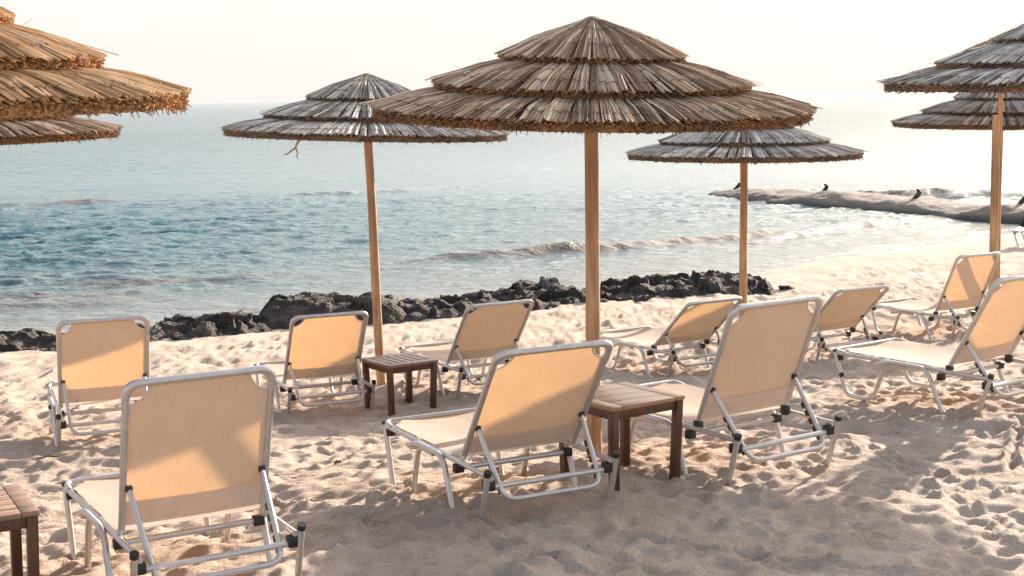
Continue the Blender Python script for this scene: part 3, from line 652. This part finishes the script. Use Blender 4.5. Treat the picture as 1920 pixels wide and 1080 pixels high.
    for s in (-1, 1):
        for t in (.14, .36, .54): rv.tube([Bk(s * w, t, .014), Bk(s * w, t, .0185)], .0045, 8)
        rv.tube([Bk(s * w * .55, LB, .014), Bk(s * w * .55, LB, .0185)], .0045, 8)
    rv.build('rivet', M_alu, bf)
    # back fabric
    rows = []; uvs = []; ny = 30
    for i in range(ny):
        t = LB - .002 - i / (ny - 1) * (LB - .035); d0 = LB - t; cut = .098; hw = w
        if d0 < cut: hw -= math.sqrt(max(0, cut * cut - d0 * d0))
        r_ = []; u_ = []
        for j in range(nx):
            u = j / (nx - 1) * 2 - 1; sag = .014 * (1 - u * u) * (1 - abs(2 * t / LB - 1) ** 3) + .002 * mnoise.noise(Vector((u * 2, t * 8, seed + 4)))
            r_.append(Bk(u * hw, t, sag)); u_.append((u * hw * 4, t * 4))
        rows.append(r_); uvs.append(u_)
    bfab = grid_sheet(rows, M_fab, 'back_fabric', root, uvs)
    rows = []; uvs = []
    for i in range(8):
        t = .145 - i / 7 * .115; r_ = []; u_ = []
        for j in range(nx):
            u = j / (nx - 1) * 2 - 1; sag = .014 * (1 - u * u) * (1 - abs(2 * t / LB - 1) ** 3) + .004 + .003 * (1 - u * u)
            r_.append(Bk(u * (w - .012), t, sag)); u_.append((u * 1.2, t * 4))
        rows.append(r_); uvs.append(u_)
    grid_sheet(rows, M_hem, 'hem_band', bfab, uvs)
    # corner piping
    for s in (-1, 1):
        c = MB(); c.tube([Bk(s * w, LB, .0) + Vector((0, 0, 0)) - (Vector((s * math.cos(a) * .098, 0, 0)) + bdir * (.098 * math.sin(a))) for a in np.linspace(0.05, math.pi / 2 - .05, 9)], .0042, 6); c.build('corner_piping', M_hem, bfab)
    # U shaped support bar hooked on notched racks
    hl = .30 * LB; tl = .40
    top = Bk(0, hl, .012); foot = Vector((0, -RY - .015, HH - .115)); d = (foot - top).normalized(); foot = top + d * max((foot - top).length, .30)
    sw = w - .022; fx = w - .045
    mb = MB(); mb.tube(fillet([(-sw, top.y, top.z), (-fx, foot.y, foot.z), (fx, foot.y, foot.z), (sw, top.y, top.z)], .075, 8), .0125, 10); sb = mb.build('support_bar', M_alu, root)
    for s in (-1, 1):
        c = MB(); c.box((s * sw, top.y - .002, top.z + .004), (.026, .022, .028), bev=.005); c.build('pivot_clip', M_blk, sb)
        # notched rack hanging under the support bar side
        r0 = Vector((s * sw, top.y, top.z)); r1 = Vector((s * fx, foot.y, foot.z)); dd = (r1 - r0); nn = Vector((0, dd.z, -dd.y)).normalized()
        if nn.z > 0: nn = -nn
        c = MB()
        for k in range(5):
            t = .38 + k * .115; p = r0 + dd * t + nn * .020 + Vector((s * -.004, 0, 0)); z_ = dd.normalized(); x_ = Vector((1, 0, 0)); y_ = z_.cross(x_).normalized(); x_ = y_.cross(z_)
            c.box(p, (.016, .014 + .008, .030), Matrix((x_, y_, z_)).transposed(), .003)
        a_ = r0 + dd * .34 + nn * .013; b_ = r0 + dd * .88 + nn * .013; c.beam(a_, b_, .010, .010, .001); c.build('notched_rack', M_blk, sb)
    return root
LS = [
 (-1.365, 5.92, .07, 29.7, 73.4, 'biggest lounger, front left, its back toward the viewer beside the cut-off table', 0),
 (.02, 6.93, .10, 27.5, 55.6, 'front centre lounger reclined at mid angle, left of the plain-topped table', 0),
 (1.24, 7.68, .067, 33.6, 67.2, 'front right lounger with upright back and black hinge plates, right of the plain-topped table', 1),
 (-2.98, 10.29, -.33, 21.6, 71.1, 'far left lounger with a steep orange-lit back in front of the rocks', 0),
 (-1.59, 11.67, -.45, 22.9, 58.4, 'lounger left of the small slatted table, below the big boulder', 0),
 (-.29, 12.21, -.41, 28.3, 51.9, 'far middle lounger just right of the small slatted table', 0),
 (1.54, 13.06, -.45, 31.1, 41.5, 'low reclined lounger right of the main umbrella pole', 1),
 (2.98, 13.47, -.43, 27.2, 42.5, 'low reclined lounger half hidden behind the front right one', 1),
 (4.67, 14.97, -.49, 29.5, 64.8, 'upright lounger at the right umbrella pole, a dark shadow stripe down its back', 1),
 (3.02, 9.19, .06, 35.4, 60.0, 'lounger cut by the right edge with its seat toward the sea', 1)]
for i, (x, y, z, yw, th, lb, pl) in enumerate(LS):
    o = lounger(x, y, z, yw, th, lb, i, plate=bool(pl), bury=.11 if i in (0, 1, 2) else .02)
    if i == 2: o.scale = (1.04, 1.04, 1.04)
lounger(9.65, 24.6, -.62, 60, 45, 'tiny far lounger whose foot end shows at the right edge near the groyne', 20)

# ------------------------------------------------------------------ side tables
def table(x, y, z, rz, label, top=.42, slats=5, gap=.006, wx=.25, mtop=None):
    mtop = mtop or M_teaktop
    root = empty('side_table', (x, y, z), rz); tag(root, label, 'side table', 'dark wood side tables')
    t = .022; h = top
    sl = MB(); n = slats; inner = 2 * wx - .0; ew = .07
    for s in (-1, 1):
        e = MB(); e.box((s * (wx - ew / 2), 0, h - t / 2), (ew, 2 * wx, t), bev=.004); ob = e.build('end_board', mtop, root)
    wd = (2 * wx + gap) / n
    for k in range(n):
        s_ = MB(); s_.box((0, -wx + wd * (k + .5) - gap / 2, h - t / 2 - .001), (2 * wx - 2 * ew - .004, wd - gap, t), bev=.003); s_.build('slat', mtop, root)
    ap = wx - .03
    for s in (-1, 1):
        a = MB(); a.box((0, s * ap, h - t - .026), (2 * ap - .03, .02, .05), bev=.003); a.build('apron', M_teak, root)
        a = MB(); a.box((s * ap, 0, h - t - .026), (.02, 2 * ap - .03, .05), bev=.003); a.build('apron', M_teak, root)
    for sx in (-1, 1):
        for sy in (-1, 1):
            l = MB(); l.beam((sx * (ap + .002), sy * (ap + .002), h - t - .001), (sx * (ap - .012), sy * (ap - .012), -.05), .044, .044, .004); l.build('leg', M_teak, root)
    return root
table(-.94, 11.69, -.43, R(34 + 90), 'small slatted table with gaps between its boards, at the slim pole', top=.415, slats=7, gap=.012, wx=.235, mtop=M_teakgrey)
o = table(.548, 7.37, .15, R(35), 'plain-topped wooden table between the two front loungers', top=.42, slats=4, gap=.003); o.scale = (.97, .97, .97)
table(-2.23, 5.70, .07, R(28), 'side table cut by the left edge beside the front left lounger', top=.43, slats=6, gap=.008, wx=.24, mtop=M_teakgrey)

# ------------------------------------------------------------------ litter on the sand
def leaf(x, y, s, rz, label, m=M_brownrock):
    mb = MB(); rows = 7; vs = []; fs = []
    for i in range(rows):
        t = i / (rows - 1); wv = s * .35 * math.sin(math.pi * (t * .9 + .05)); z = s * .35 * math.sin(t * 3) 
        for j, u in enumerate((-1, 0, 1)): vs.append((u * wv, (t - .5) * s * 2, z + abs(u) * s * .18)); 
        for j, u in enumerate((1, 0, -1)): vs.append((u * wv, (t - .5) * s * 2, z + abs(u) * s * .18 - .002))
    for i in range(rows - 1):
        for j in range(6): fs.append((i * 6 + j, i * 6 + (j + 1) % 6, (i + 1) * 6 + (j + 1) % 6, (i + 1) * 6 + j))
    mb.add(vs, fs); o = mb.build('dry_leaf', m); o.location = on_ground(x, y, .012); o.rotation_euler = (.3, .2, rz); tag(o, label, 'leaf'); return o
leaf(-1.26, 8.05, .035, 1.2, 'curled dry leaf on the sand right of the front left lounger')
leaf(2.26, 8.82, .026, 1.9, 'dark curled dry leaf on the sand right of the front right lounger', M_rock)
def stick(x, y, l, rz, label):
    mb = MB(); q = [(-l / 2, 0, 0), (-l / 5, .01, .012), (l / 6, -.008, .008), (l / 2, .012, .0)]; mb.tube(q, [.004, .006, .005, .002], 6); mb.tube([q[1], (-.02, .04, .012)], [.004, .002], 5)
    o = mb.build('stick', M_cord); o.location = on_ground(x, y, .02); o.rotation_euler = (0, 0, rz); tag(o, label, 'stick')
stick(2.0, 10.2, .17, -.3, 'thin dark stick on the sand left of the lounger cut by the right edge')
stick(-3.15, 9.6, .22, .1, 'thin dark stick on the sand left of the far left lounger')
